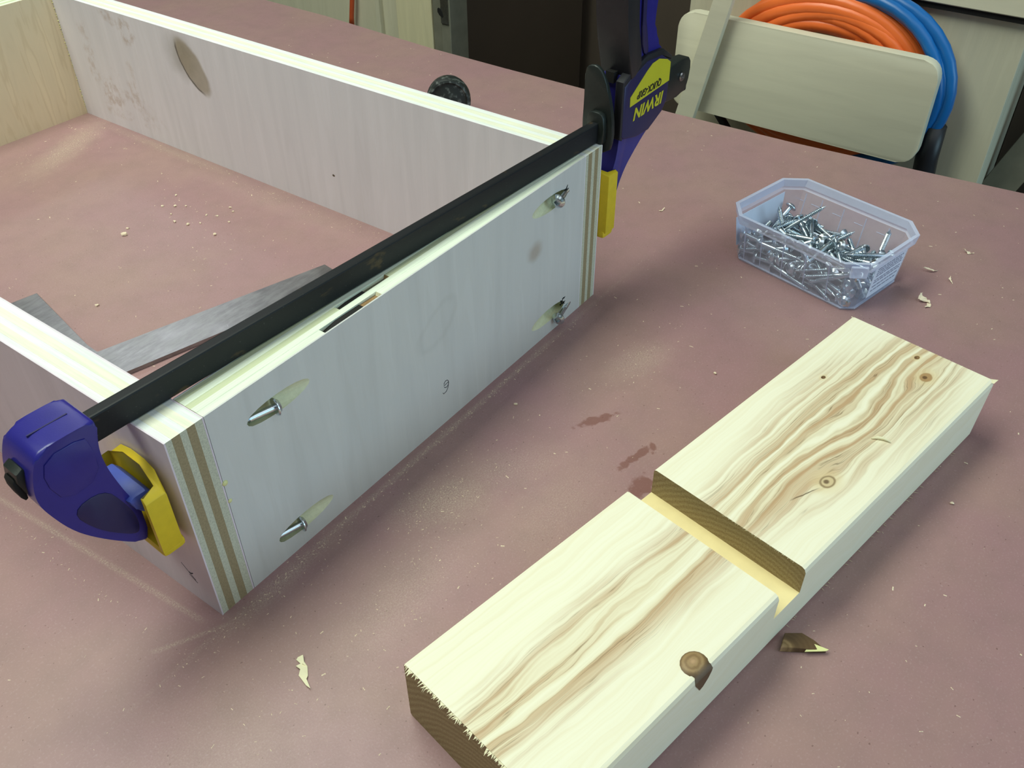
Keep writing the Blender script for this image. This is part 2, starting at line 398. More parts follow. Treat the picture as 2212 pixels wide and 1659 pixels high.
# ------------------------------------------------------------------ plywood box
H, W, T, LEN = 110.17, 326.12, 19.36, 575.35
pb = thing('plywood_box', 'open birch plywood frame of four panels clamped together on the bench', 'box')
SB = [0, 0.7, 3.7, 7.7, 11.0, 15.0, 18.66, 19.36]
def side_panel(name, x0, y0, y1, face_mats, mirror=False):
    bm = bmesh.new(); e = bpy.data.objects.new(name, None); C.objects.link(e); e.parent = pb; e.empty_display_size = .01
    kinds = [face_mats[0], SIDE_A, SIDE_B, SIDE_A, SIDE_B, SIDE_A, face_mats[1]]
    bm.free()
    for i, m in enumerate(kinds):
        a, b = SB[i], SB[i+1]
        if mirror: a, b = T-b, T-a
        pr = (0.0, 0.12, 0.0, 0.10, 0.0, 0.08, 0.0)[i]
        o = box('face_veneer' if i in (0, 6) else 'ply', m, e, x0+a, x0+b, y0+pr, y1, 0, H-pr)
    return e
lp = side_panel('side_panel', 0, 0, LEN, (m_birch_left, m_birch_left))
rp = side_panel('side_panel', W-T, 0, LEN, (m_birch_rear, m_birch_rear))
# end panel with pocket holes
PZ = (92.4, 15.4); PH = [(56.0, PZ[0], -1), (57.0, PZ[1], -1), (270.0, 95.0, 1), (270.5, 14.5, 1)]
A15 = math.radians(15)
def pocket_dir(s): return Vector((s*math.cos(A15), math.sin(A15), 0))
bm = bmesh.new()
for (px, pz, s) in PH:
    d = pocket_dir(s); q = d.to_track_quat('Z', 'Y').to_matrix().to_4x4()
    wobble = 0.35
    prof = [(4.9, -40), (4.9, 15.0), (4.4, 19.5), (1.9, 20.2), (1.9, 48)]
    lathe(bm, prof, 20, Matrix.Translation((px, 0, pz)) @ q)
cutter = link('cutter', tomesh(bm), m_bore); dg = bpy.context.evaluated_depsgraph_get()
fp = bpy.data.objects.new('end_panel', None); C.objects.link(fp); fp.parent = pb
EB = [0, 0.8, 4.7, 8.2, 11.7, 15.2, 18.6, 19.36]
emats = [m_birch_front, END_A, END_A, END_B, END_A, END_B, m_birch_front]
def cut(o):
    md = o.modifiers.new('b', 'BOOLEAN'); md.operation = 'DIFFERENCE'; md.object = cutter; md.solver = 'EXACT'
    dg = bpy.context.evaluated_depsgraph_get(); dg.update()
    me = bpy.data.meshes.new_from_object(o.evaluated_get(dg)); o.modifiers.clear(); o.data = me
X0, X1 = T+0.25, W-T-0.05
for i, m in enumerate(emats):
    pr = (0.0, 0.10, 0.0, 0.14, 0.05, 0.1, 0.0)[i]; y0, y1 = EB[i], EB[i+1]
    segs = [[(X0, 0), (X1, 0), (X1, H-pr), (X0, H-pr)]]
    if i == 1:   # a void in the ply leaves a notch in the top edge
        segs = [[(X0, 0), (X1, 0), (X1, H-pr), (127, H-pr), (121, H-8), (92, H-9), (90, H-3), (89, H-pr), (X0, H-pr)]]
    if i == 3:
        segs = [[(X0, 0), (X1, 0), (X1, H-pr), (140.5, H-pr), (136, H-14), (107, H-16), (106, H-pr), (X0, H-pr)]]
    for s_ in segs:
        bm = bmesh.new(); prism(bm, s_, y0, y1, 'y')
        o = link('face_veneer' if i in (0, 6) else 'ply', tomesh(bm, 'ply'), [m, m_bore], fp); cut(o)
bpy.data.objects.remove(cutter)
# fillers a little below the edge: black ones paint the shade of deep voids
prism_obj('void_filler', plain('void_brown', L(150, 118, 78), 0.8, 0, 0.4, 0.5, 0.3), fp, [(112, H-7.5), (121, H-8), (127, H-1.6), (114.5, H-1.2)], 0.85, 4.6, 'y')
prism_obj('void_filler', plain('void_grey', L(104, 102, 82), 0.8, 0, 0.3, 0.4, 0.3), fp, [(121, H-13), (136, H-13.5), (140, H-2.2), (124.5, H-1.8)], 8.3, 11.6, 'y')
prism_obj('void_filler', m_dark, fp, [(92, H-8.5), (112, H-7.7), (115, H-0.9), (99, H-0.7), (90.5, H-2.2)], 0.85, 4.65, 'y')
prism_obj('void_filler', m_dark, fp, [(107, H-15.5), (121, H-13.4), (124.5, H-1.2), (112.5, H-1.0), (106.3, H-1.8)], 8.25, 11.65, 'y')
fb = bpy.data.objects.new('end_panel', None); C.objects.link(fb); fb.parent = pb
for i in range(7):
    m = (m_birch_far, END_A, END_B, END_A, END_B, END_A, m_birch_far)[i]
    box('face_veneer' if i in (0, 6) else 'ply', m, fb, T+0.1, W-T-0.1, LEN-T+SB[i], LEN-T+SB[i+1], 0, H)
# pencil marks
def pencil(name, pts, r=0.22, parent=pb):
    bm = bmesh.new(); tube(bm, pts, r, 5); return link(name, tomesh(bm), m_pencil, parent, True)
def arc(cx, cz, rx, rz, a0, a1, n=14): return [(cx+rx*math.cos(math.radians(a0+(a1-a0)*i/n)), -0.02, cz+rz*math.sin(math.radians(a0+(a1-a0)*i/n))) for i in range(n+1)]
pencil('pencil_mark', arc(167.6, 27.2, 2.1, 2.4, -150, 160)); pencil('pencil_mark', [(165.4, -0.02, 27.0), (169.5, -0.02, 27.4)])
pencil('pencil_mark', [(169.6, -0.02, 27.0), (169.0, -0.02, 24.0), (167.2, -0.02, 21.9), (164.9, -0.02, 21.6), (164.3, -0.02, 22.8)])
pencil('pencil_mark', [(-0.02, 21.6, 23.2), (-0.02, 13.6, 15.8)], 0.14); pencil('pencil_mark', [(-0.02, 17.6, 17.6), (-0.02, 12.8, 14.4)], 0.14)
pencil('pencil_mark', [(-0.02, 17.2, 19.4), (-0.02, 16.0, 19.2), (-0.02, 14.2, 20.4)], 0.3)
for gx, gz, r in ((20.3, 71.5, 1.5), (20.2, 60.5, 1.1)):
    bm = bmesh.new(); bmesh.ops.create_icosphere(bm, subdivisions=2, radius=r)
    for v in bm.verts: v.co = Vector((gx+v.co.x, -0.1+v.co.y*0.5, gz+v.co.z))
    link('glue_bead', tomesh(bm), m_glue, pb, True)
bm = bmesh.new()                                              # beads of squeezed-out glue down the far inner corner
for i in range(46):
    z = 3+i*2.3+random.uniform(-.6, .6); r = random.uniform(.25, .75); g = bmesh.ops.create_icosphere(bm, subdivisions=1, radius=r)
    for v in g['verts']: v.co += Vector((W-T-0.3, LEN-T-0.3, z))
o = link('glue_line', tomesh(bm), m_glue, pb, True); o['kind'] = 'stuff'

# ------------------------------------------------------------------ screws
def screw_meshes():
    bm = bmesh.new(); n = 16
    def ring(r, z): return [bm.verts.new((r*math.cos(2*math.pi*k/n+math.pi/4), r*math.sin(2*math.pi*k/n+math.pi/4), z)) for k in range(n)]
    def sqr(h, z):
        o_ = []
        for k in range(n):
            a = 2*math.pi*k/n; c, s_ = math.cos(a), math.sin(a); f = h/max(abs(c), abs(s_)); v = Vector((c*f, s_*f, z)); v.rotate(Euler((0, 0, math.pi/4))); o_.append(bm.verts.new(v))
        return o_
    R = [ring(1.6, 0.0), ring(4.2, 0.0), ring(4.4, 0.35), ring(4.35, 0.8), ring(3.4, 1.5), ring(2.9, 2.2), ring(2.3, 2.5), sqr(1.45, 2.55), sqr(1.3, 0.9)]
    for A, B in zip(R, R[1:]):
        for k in range(n): bm.faces.new((A[k], A[(k+1) % n], B[(k+1) % n], B[k]))
    bm.faces.new(R[0][::-1]); bm.faces.new(R[-1])
    head = tomesh(bm, 'screw_head', math.radians(35))
    bm = bmesh.new(); prof = [(1.6, 0.05), (1.6, -12.0)]; z = -12.0
    while z > -27.6: prof += [(1.15, z-0.35), (1.85, z-0.75), (1.15, z-1.15)]; z -= 1.2
    prof += [(1.1, z-0.2), (0.5, z-2.2), (0.08, z-3.2)]
    lathe(bm, prof, 9); return head, tomesh(bm, 'screw_shank', math.radians(50))
hm, sm = screw_meshes()
for me in (hm, sm):
    me.materials.append(m_screw)
    for p in me.polygons: p.use_smooth = True
hb = bpy.data.objects.new('head', hm); C.objects.link(hb); sb_ = bpy.data.objects.new('shank', sm); C.objects.link(sb_)
proto_parts = (hb, sb_)
first = [True]
def screw(loc, quat, label, group=None):
    t = thing('pocket_screw', label, 'screw', loc, group=group); t.rotation_mode = 'QUATERNION'; t.rotation_quaternion = quat
    for q in proto_parts:
        c = q if first[0] else q.copy()
        if not first[0]: C.objects.link(c)
        c.parent = t
    first[0] = False
    return t
def pocket_screw(i, s, off, label, tilt=0.0):
    px, pz, sg = PH[i]; d = pocket_dir(sg); d = (Matrix.Rotation(tilt, 3, 'X') @ d).normalized()
    p = Vector((px, 0, pz))+d*s+Vector(off); screw(p, (-d).to_track_quat('Z', 'Y'), label)
pocket_screw(0, 3.2, (0, -1.6, -0.3), 'zinc screw half driven in the upper left pocket hole of the end panel')
pocket_screw(1, 4.6, (0, -1.8, 0.3), 'zinc screw half driven in the lower left pocket hole nearest the panel corner')
pocket_screw(2, 4.6, (0, -3.6, 0.6), 'zinc screw with square recess in the upper right pocket hole')
pocket_screw(3, 6.5, (0, -5.4, -4.2), 'zinc screw drooping out of the lower right pocket hole')
# dark ragged strokes paint the shaded deep ends of the right pockets
for (px, pz) in ((286.5, 97.0), (288.5, 17.5)):
    bm = bmesh.new()
    for k in range(9):
        a = random.uniform(-0.5, 1.1); l = random.uniform(1.5, 3.6); b = Vector((px-2+random.uniform(-2.6, 2), -0.05, pz-1+random.uniform(-2, 2)))
        e_ = b+Vector((math.cos(a)*l, 0, math.sin(a)*l)); tube(bm, [b, e_], [0.55, 0.2], 5)
    o = link('ragged_strands', tomesh(bm), m_dark, fp); o['kind'] = 'stuff'

# ------------------------------------------------------------------ bar clamp (local: x along the bar, z up, origin on top of the left panel)
ca = -math.atan(18/349)
cl = thing('bar_clamp', 'blue and yellow quick bar clamp squeezing the box across its end panel', 'clamp', (0, 23, H), (0, 0, ca))
bm = bmesh.new(); bx(bm, -20, 432, -2.75, 2.75, 0.6, 13.2, bev=0.9, seg=2); link('bar', tomesh(bm), m_bar, cl)
# fixed jaw
jaw = [(-14.5, 17), (-18.5, 18.2), (-37.5, 18.2), (-41.5, 13), (-44.6, 4), (-45.2, -3), (-43.5, -10), (-39, -22.3), (-32.9, -32.3), (-22.3, -45), (-12, -54.5), (-11.5, -40), (-11.5, -31.5), (-14.2, -23.5), (-16, -15), (-17.5, -6.5), (-18, 2), (-17, 9)]
bm = bmesh.new(); prism(bm, smooth_poly(jaw, 2), -11, 11, 'y', 2.6, 4)
fj = link('fixed_jaw', tomesh(bm, 'jaw', math.radians(50)), m_blue, cl, True)
rec = [(-20, 9), (-21.5, 14), (-37, 14), (-40.5, 4), (-36, -9), (-20.5, -7)]
prism_obj('jaw_panel', m_blue, fj, smooth_poly(rec, 1), -11.5, -10.5, 'y', 0.4, 2)
rib = [(-37, -15), (-22, -13.5), (-16.5, -26), (-14, -36), (-15, -46), (-21, -41), (-30, -30.5)]
prism_obj('jaw_web', m_blue_dark, fj, smooth_poly(rib, 2), -11.35, -10.5, 'y', 0.3, 2)
prism_obj('jaw_seam', m_blue_dark, fj, [(-36, 17.4), (-20, 17.4), (-20, 18.35), (-36, 18.35)], -0.3, 0.3, 'y')
prism_obj('end_bolt', m_plate, fj, smooth_poly([(-47.6, 8), (-42, 11), (-41, -1), (-45, -4)], 1), -5, 5, 'y', 1, 2)
prism_obj('end_bolt', m_dark, fj, smooth_poly([(-48.6, 4), (-46.6, 7), (-44.5, -4.5), (-47, -5.5)], 1), -3.5, 3.5, 'y', 0.8, 2)
def pad(x_open, x_face, z0, z1, hy, drop=2):
    # rubber boot: a U in plan that wraps the jaw tip, closed below, open above
    g = 1 if x_face > x_open else -1; d = abs(x_face-x_open); X = lambda a: x_face-g*a
    plan = [(X(d), -hy), (X(2.2), -hy), (X(0.5), -hy*.62), (X(0), -hy*.25), (X(0), hy*.25), (X(0.5), hy*.62), (X(2.2), hy), (X(d), hy), (X(d), hy-2.4), (X(4.2), hy-2.4), (X(3.2), hy*.3), (X(3.2), -hy*.3), (X(4.2), -hy+2.4), (X(d), -hy+2.4)]
    o = prism_obj('pad', m_yellow, cl, plan, z0+3, z1, 'z', 0.7, 2)
    for v in o.data.vertices:                                  # rounded corners of the boot seen from the side
        t = abs(v.co.y/S)/hy
        if v.co.z/S > z1-4: v.co.z -= drop*t**4*S
    bm = bmesh.new(); bx(bm, min(X(d), X(0.6)), max(X(d), X(0.6)), -hy+.5, hy-.5, z0-0.5, z0+5, bev=2.2, seg=2); link('pad_floor', tomesh(bm, 'p', .8), m_yellow, o, True)
    return o
pd = pad(-12.4, -0.6, -59, -17.5, 19.5, 9); prism_obj('pad_post', m_blue_pale, pd, smooth_poly([(-16, -24.5), (-5, -24.5), (-5, -40), (-11, -36), (-15, -29)], 1), -13.5, 12, 'y', 1.5, 2)
# moving head
MX = 343
body = [(343, 32), (346, 38), (352, 44), (370, 46), (386, 42), (393, 34), (392, 8), (386, 0), (372, -8), (360, -17), (351, -25), (343, -38), (338.5, -60), (331, -60), (331, -40), (336, -24), (342.5, -8)]
hd = prism_obj('moving_head', m_blue, cl, smooth_poly(body, 2), -8, 8, 'y', 2.6, 4)
front = [(339.8, 33), (340.5, 1), (342.5, -1), (358, -4.6), (372, -4.8), (387, 2.6), (391.8, 9), (392.4, 34), (381, 41.0), (364, 42), (347, 36)]
prism_obj('side_cover', m_blue_dark, hd, front, -11, -6, 'y', 1.0, 3)
prism_obj('cover_edge', m_black, hd, [(338.6, 36), (338.8, 0), (342, -2), (342, 33), (349, 35.5), (365, 41.8), (382, 41), (393, 34.5), (394, 37), (382, 44.5), (364, 45.6), (346, 39.5)], -10.6, -5, 'y', 0.6, 2)
lab = [(347.1, 18.6), (346.7, 24.7), (364.0, 35.6), (370.6, 38.6), (377.5, 39.6), (387.5, 37.2), (393.0, 34.0), (393.6, 30.4), (392.0, 20.9)]
lab = [(347.0, 18.4), (346.7, 24.5), (364.0, 36.0), (369.6, 38.9), (377.3, 39.6), (387.0, 36.6), (391.6, 33.6), (391.8, 21.6)]
prism_obj('yellow_label', m_label_y, hd, lab, -11.2, -10.95, 'y', smooth=False)
def text(txt, mat, size, bold, mtx, name):
    cu = bpy.data.curves.new('t', 'FONT'); cu.body = txt; cu.size = size; cu.align_x = 'CENTER'; cu.align_y = 'CENTER'; cu.shear = 0.25; cu.offset = bold; cu.extrude = 0.06
    o = bpy.data.objects.new('t', cu); C.objects.link(o); dg = bpy.context.evaluated_depsgraph_get()
    me = bpy.data.meshes.new_from_object(o.evaluated_get(dg)); bpy.data.objects.remove(o)
    me.transform(mtx); me.transform(Matrix.Scale(S, 4)); me.materials.clear()
    return link(name, me, mat, hd)
# lettering is upside down, because the clamp hangs inverted: text x -> -x, text up -> -z, facing -y
TM = Matrix(((-1, 0, 0, 0), (0, 0, -1, 0), (0, -1, 0, 0), (0, 0, 0, 1)))
text('IRWIN', m_label_y, 10.6, 0.34, Matrix.Translation((369.8, -11.2, 12.9)) @ Matrix.Rotation(math.radians(-2.0), 4, 'Y') @ TM @ Matrix.Scale(1.08, 4, (1, 0, 0)), 'maker_lettering')
text('QUICK-GRIP', m_ink, 6.0, 0.16, Matrix.Translation((368.6, -11.3, 23.8)) @ Matrix.Rotation(math.radians(-2.0), 4, 'Y') @ TM @ Matrix.Scale(0.82, 4, (1, 0, 0)), 'label_lettering')
# release lever plate
bm = bmesh.new(); lev = [(8, -10), (-8.5, -6), (-10.5, 2), (-9.5, 17), (-5, 34), (-1, 42.5), (3.5, 46), (9, 45), (11.4, 42), (11.2, 30), (11.5, 14), (12, 2)]
prism(bm, smooth_poly(lev, 1), 330, 333, 'x', 0.8, 2); link('release_lever', tomesh(bm, 'lever', math.radians(50)), m_plate, cl, True)
prism_obj('lever_collar', m_plate, cl, smooth_poly([(-6.5, -3), (-6.5, 15), (-4, 19.5), (4, 19.5), (6.5, 15), (6.5, -3)], 1), 326, 330.5, 'x', 0.8, 2)
# trigger and handle rise out of the head
trig = [(346.5, 34), (340.5, 58), (338, 72), (336.5, 84), (334, 150), (345, 150), (348.5, 84), (351, 66), (354, 51), (358, 42), (352, 36)]
tr = prism_obj('trigger', m_black, cl, trig, -11, 11, 'y', 1.3, 2)
prism_obj('trigger_slot', m_dark, tr, [(-2, 33), (4, 33), (4, 39.5), (-2, 39.5)], 341, 347, 'x')
hnd = [(354, 34), (356, 60), (353, 90), (350, 150), (377, 150), (377, 90), (373, 66), (374, 52), (384, 44), (390, 38), (372, 30)]
prism_obj('handle', m_blue, cl, smooth_poly(hnd, 2), -8, 8, 'y', 3, 3)
prism_obj('handle_grip', m_blue_dark, cl, smooth_poly([(357.5, 56), (355, 90), (353, 150), (357, 150), (359, 90), (361, 60), (368, 47), (363, 44)], 1), -9.4, -3, 'y', 1.0, 2)
prism_obj('bar_stop', m_plate, cl, smooth_poly([(392, 2), (392, 24), (427, 26), (432, 20), (430, 6), (424, 1)], 1), -4.6, 4.6, 'y', 1.0, 2)
bm = bmesh.new(); lathe(bm, [(3.0, 0), (3.2, 0.6), (2.6, 1.4), (1.2, 1.5), (1.0, 0.8)], 12, Matrix.Translation((420, -4.4, 14)) @ Matrix.Rotation(math.radians(90), 4, 'X')); link('stop_bolt', tomesh(bm, 'bolt', .6), m_square, cl, True)
pd2 = pad(13+W, W+0.9, -65, -19, 11)

# ------------------------------------------------------------------ steel carpenter's square lying inside the box
sq = prism_obj('carpenter_square', m_square, None, [(101, 311.5), (86, 231), (85, 219), (243, 175.5), (239, 148), (86, 186.5), (47, 196), (66, 318)], 0.05, 3.0, 'z', 0.3, 1, smooth=False)
tag(sq, "dull steel carpenter's square lying flat on the bench inside the box", 'square')

# ------------------------------------------------------------------ notched pine board
bx0, by0, th = 13.295, -104.416, -0.181684
pn = thing('pine_board', 'thick pine board with a saw-cut notch across it lying right of the box', 'board', (bx0, by0, 0), (0, 0, th))
PL, PW, PT, N1, N2, DEP = 339.6, 85.45, 38.0, 135.3, 155.7, 16.1
bm = bmesh.new()
# cross-section (v,z) with eased edges, lofted through stations along u
def section(top):
    r = 1.6
    if top >= PT-0.1: return [(0, 1), (-1, 0), (-PW+2.5, 0), (-PW, 2.5), (-PW, top-2.6), (-PW+0.9, top-0.7), (-PW+2.4, top), (-r, top), (-0.4, top-0.5), (0, top-r)]
    return [(0, 1), (-1, 0), (-PW+2.5, 0), (-PW, 2.5), (-PW, top-0.3), (-PW+0.1, top), (-PW+2.4, top), (-r, top), (-0.1, top), (0, top-0.1)]
def ring(u, top, skt=0, skb=0):
    o_ = []
    for (v, z) in section(top):
        k = -v/PW; o_.append(bm.verts.new((u+(skt*z/PT+skb*(1-z/PT))*k, v, z)))
    return o_
st = [ring(0, PT), ring(N1, PT), ring(N1, PT-DEP), ring(N2, PT-DEP), ring(N2, PT), ring(PL, PT, 1.45, -4.5)]
for j, (A, B) in enumerate(zip(st, st[1:])):
    for k in range(10):
        if j in (1, 3) and all((A[q].co-B[q].co).length < 1e-6 for q in (k, (k+1) % 10)): continue
        if (A[k].co-B[k].co).length < 1e-6 and (A[(k+1) % 10].co-B[(k+1) % 10].co).length < 1e-6: continue
        f = bm.faces.new([v for v in (A[k], A[(k+1) % 10], B[(k+1) % 10], B[k])])
bm.faces.new(st[0][::-1]); bm.faces.new(st[-1])
bmesh.ops.remove_doubles(bm, verts=bm.verts, dist=1e-4)
bmesh.ops.dissolve_degenerate(bm, dist=1e-4, edges=bm.edges)
me = tomesh(bm, 'board'); body_ = link('board', me, [m_pine, m_notch], pn)
for p in me.polygons:
    c = p.center/S
    if N1-0.5 < c.x < N2+0.5 and p.normal.z > 0.9 and c.z < PT-5: p.material_index = 1
# knot breaking through the right edge
bm = bmesh.new(); n = 18; ringsk = []
for rr, zz in ((0.2, 0.9), (0.5, 0.75), (0.85, 0.35), (1.0, -0.6)):
    rk = []
    for k in range(n):
        a = 2*math.pi*k/n; x = math.cos(a)*6.8*rr; y = math.sin(a)*6.2*rr*(1.0 if math.sin(a) > 0 else 1.15)
        z = zz; ym = max(y-80.3, -PW+0.15)
        t_ = ym+PW; z += (-0.7-(0.9-t_)/0.9*1.9) if t_ < 0.9 else (-0.7*(2.4-t_)/1.5 if t_ < 2.4 else 0)
        rk.append(bm.verts.new((x+83, ym, PT+z)))
    ringsk.append(rk)
for A, B in zip(ringsk, ringsk[1:]):
    for k in range(n): bm.faces.new((A[k], A[(k+1) % n], B[(k+1) % n], B[k]))
bm.faces.new(ringsk[0][::-1])
side = [(77.4, -2.4), (88.4, -2.4), (88.2, -4.2), (86.6, -7.5), (83.8, -10.5), (81.6, -11.2), (80.0, -8.0), (78.0, -4.6)]
bm.faces.new([bm.verts.new((a, -PW-0.3, PT+b)) for a, b in side])
rows = [[bm.verts.new((a, v, PT+b)) for a in (x0_, x1_)] for x0_, x1_, v, b in ((78.4, 87.6, -PW+2.6, 0.2), (78.0, 88.0, -PW+0.8, -0.35), (77.4, 88.4, -PW-0.3, -2.4))]
for A, B in zip(rows, rows[1:]): bm.faces.new((A[0], A[1], B[1], B[0]))
for v in bm.verts: v.co -= Vector((83, -79.5, PT))
kn = link('knot', tomesh(bm), m_knot, pn, True); kn.location = Vector((83, -79.5, PT))*S
# torn fibres on the near end and the notch lip
bm = bmesh.new()
def fibre(p, d, l, w_):
    p = Vector(p); d = Vector(d).normalized(); s_ = d.cross(Vector((0, 0, 1))).normalized()*w_
    a, b, c, e_ = bm.verts.new(p-s_), bm.verts.new(p+s_), bm.verts.new(p+d*l), bm.verts.new(p-Vector((0, 0, 0.5))-d*0.5)
    bm.faces.new((a, b, c)); bm.faces.new((a, e_, b)); bm.faces.new((b, e_, c)); bm.faces.new((c, e_, a))
for k in range(170):
    v = -random.uniform(0.5, 62); l = random.uniform(0.6, 2.4)*(0.6+0.8*abs(math.sin(v*0.35)))
    fibre((0.3, v, PT-0.15), (-1, random.uniform(-.5, .5), random.uniform(-.9, 0.05)), l, random.uniform(.2, .6))
for k in range(60):
    fibre((PL+1.45*(k/60)-0.3, -PW*k/60, PT-0.15), (1, random.uniform(-.6, .6), random.uniform(-.4, .1)), random.uniform(.3, 1.2), .3)
for k in range(70):
    v = -random.uniform(40, 80); fibre((N2+0.2, v, PT-0.2), (-1, random.uniform(-.8, .8), random.uniform(-.3, .7)), random.uniform(.3, 1.1), .12)
for k in range(30):
    fibre((random.uniform(150, 330), -PW, 0.6), (random.uniform(-.6, .6), -1, random.uniform(0, .5)), random.uniform(.6, 2.2), .15)
o = link('ragged_strands', tomesh(bm), m_fibre, pn); o['kind'] = 'stuff'
bm = bmesh.new(); fibre((PL+0.5, -PW+1.5, PT-0.5), (1, -.55, 0.0), 4.5, 2.2); link('corner_splinter', tomesh(bm), m_fibre, pn)
bm = bmesh.new(); tube(bm, [(0, 0, .3), (3, .3, .8), (6, -.6, 1.0), (9, -2.6, .5)], [.2, .9, .8, .2], 6)
o = link('wood_splinter', tomesh(bm), m_fibre, None, True); o.location = (249*S, -211*S, (PT+0.1)*S); o.rotation_euler = (0, 0, -1.0)
tag(o, 'thin pale splinter lying on the far half of the notched pine board', 'splinter')

# ------------------------------------------------------------------ clear tub of screws
BC = (446.6, -110.4); ba = math.atan2(-0.22, 0.975)          # local x = short axis, local y = long axis
tub = thing('screw_tub', 'small frosted clear plastic tub full of zinc screws near the bench edge', 'tub', (BC[0], BC[1], 0), (0, 0, ba))
TH = 40.0
def octa(hx, hy, c): return [(-hx+c, -hy), (hx-c, -hy), (hx, -hy+c), (hx, hy-c), (hx-c, hy), (-hx+c, hy), (-hx, hy-c), (-hx, -hy+c)]
def shell(bm, secs):
    rings = [[bm.verts.new((a, b, z)) for a, b in octa(hx, hy, c)] for hx, hy, c, z in secs]
    for A, B in zip(rings, rings[1:]):
        for k in range(8): bm.faces.new((A[k], A[(k+1) % 8], B[(k+1) % 8], B[k]))
    return rings
bm = bmesh.new(); R_ = shell(bm, [(30.6, 48, 6.5, 1.0), (31.6, 49, 7, 1.6), (36.5, 51.5, 10, TH-7.6)])
bm.faces.new(R_[0][::-1]); link('tub_wall', tomesh(bm), m_clear, tub)
bm = bmesh.new(); shell(bm, [(36.5, 51.5, 10, TH-7.5), (39.4, 54.2, 12.5, TH-7.0), (41.0, 55.2, 13.2, TH), (38.6, 52.8, 12.2, TH), (37.4, 52.2, 11, TH-5.0)]); link('rim', tomesh(bm), m_rim, tub)
bm = bmesh.new()                                             # thin foot bead round the base
shell(bm, [(31.2, 48.6, 7, 0.1), (31.8, 49.2, 7, 1.6), (30.0, 47.4, 6.3, 1.7), (29.4, 46.8, 6, 0.1)]); link('foot', tomesh(bm), m_rim, tub)
for yy in (-30, -12, 6, 24, 38):                              # moulded ribs
    for sx in (-1, 1):
        bm = bmesh.new(); tube(bm, [(sx*31.9, yy, 3), (sx*36.4, yy, TH-9)], 0.35, 5); link('rib', tomesh(bm), m_rim, tub)
        if sx > 0: bm = bmesh.new(); tube(bm, [(sx*35.4, yy+1, TH-15), (sx*35.4, yy+8, TH-15)], 0.3, 5); link('rib', tomesh(bm), m_rim, tub)
bm = bmesh.new(); bx(bm, -5.5, 5.5, -1.0, 1.0, -4.5, 4.0, bev=0.5)
tb = link('latch', tomesh(bm), m_rim, tub); tb.location = Vector((-35.4, -50.2, TH-4.6))*S; tb.rotation_euler = (0, 0, math.radians(-45))
# labels: printed one on the right end, plain back of one at the left end
bm = bmesh.new(); y_ = -51.3
def yw(z): return -(49+(51.5-49)*(z-1.6)/(TH-9.2))
q = [bm.verts.new(v) for v in ((-14, yw(5)-.2, 5), (22, yw(5)-.2, 5), (24, yw(30)-.2, 30), (-15, yw(30)-.2, 30))]; bm.faces.new(q)
g = bmesh.ops.extrude_face_region(bm, geom=bm.faces[:]);
for v in [x for x in g['geom'] if isinstance(x, bmesh.types.BMVert)]: v.co.y -= 0.12
lb = link('printed_label', tomesh(bm), m_paper, tub)
bm = bmesh.new(); z = 27.5
while z > 8:
    x = -11
    while x < 19:
        l = random.uniform(1.5, 5); bx(bm, x, min(x+l, 20.5), yw(z)-.42, yw(z)-.3, z-.45, z+.45); x += l+0.9
    z -= 1.9 if random.random() < .75 else 3.4
o = link('print_lines', tomesh(bm), m_print, lb); o['kind'] = 'stuff'
bm = bmesh.new(); q = [bm.verts.new(v) for v in ((-28, -yw(8)-1.0, 8), (24, -yw(8)-1.0, 8), (27, -yw(32)-1.0, 31), (-31, -yw(32)-1.0, 31))]; bm.faces.new(q)
g = bmesh.ops.extrude_face_region(bm, geom=bm.faces[:])
for v in [x for x in g['geom'] if isinstance(x, bmesh.types.BMVert)]: v.co.y += 0.2
link('blank_label', tomesh(bm), m_paper, tub)
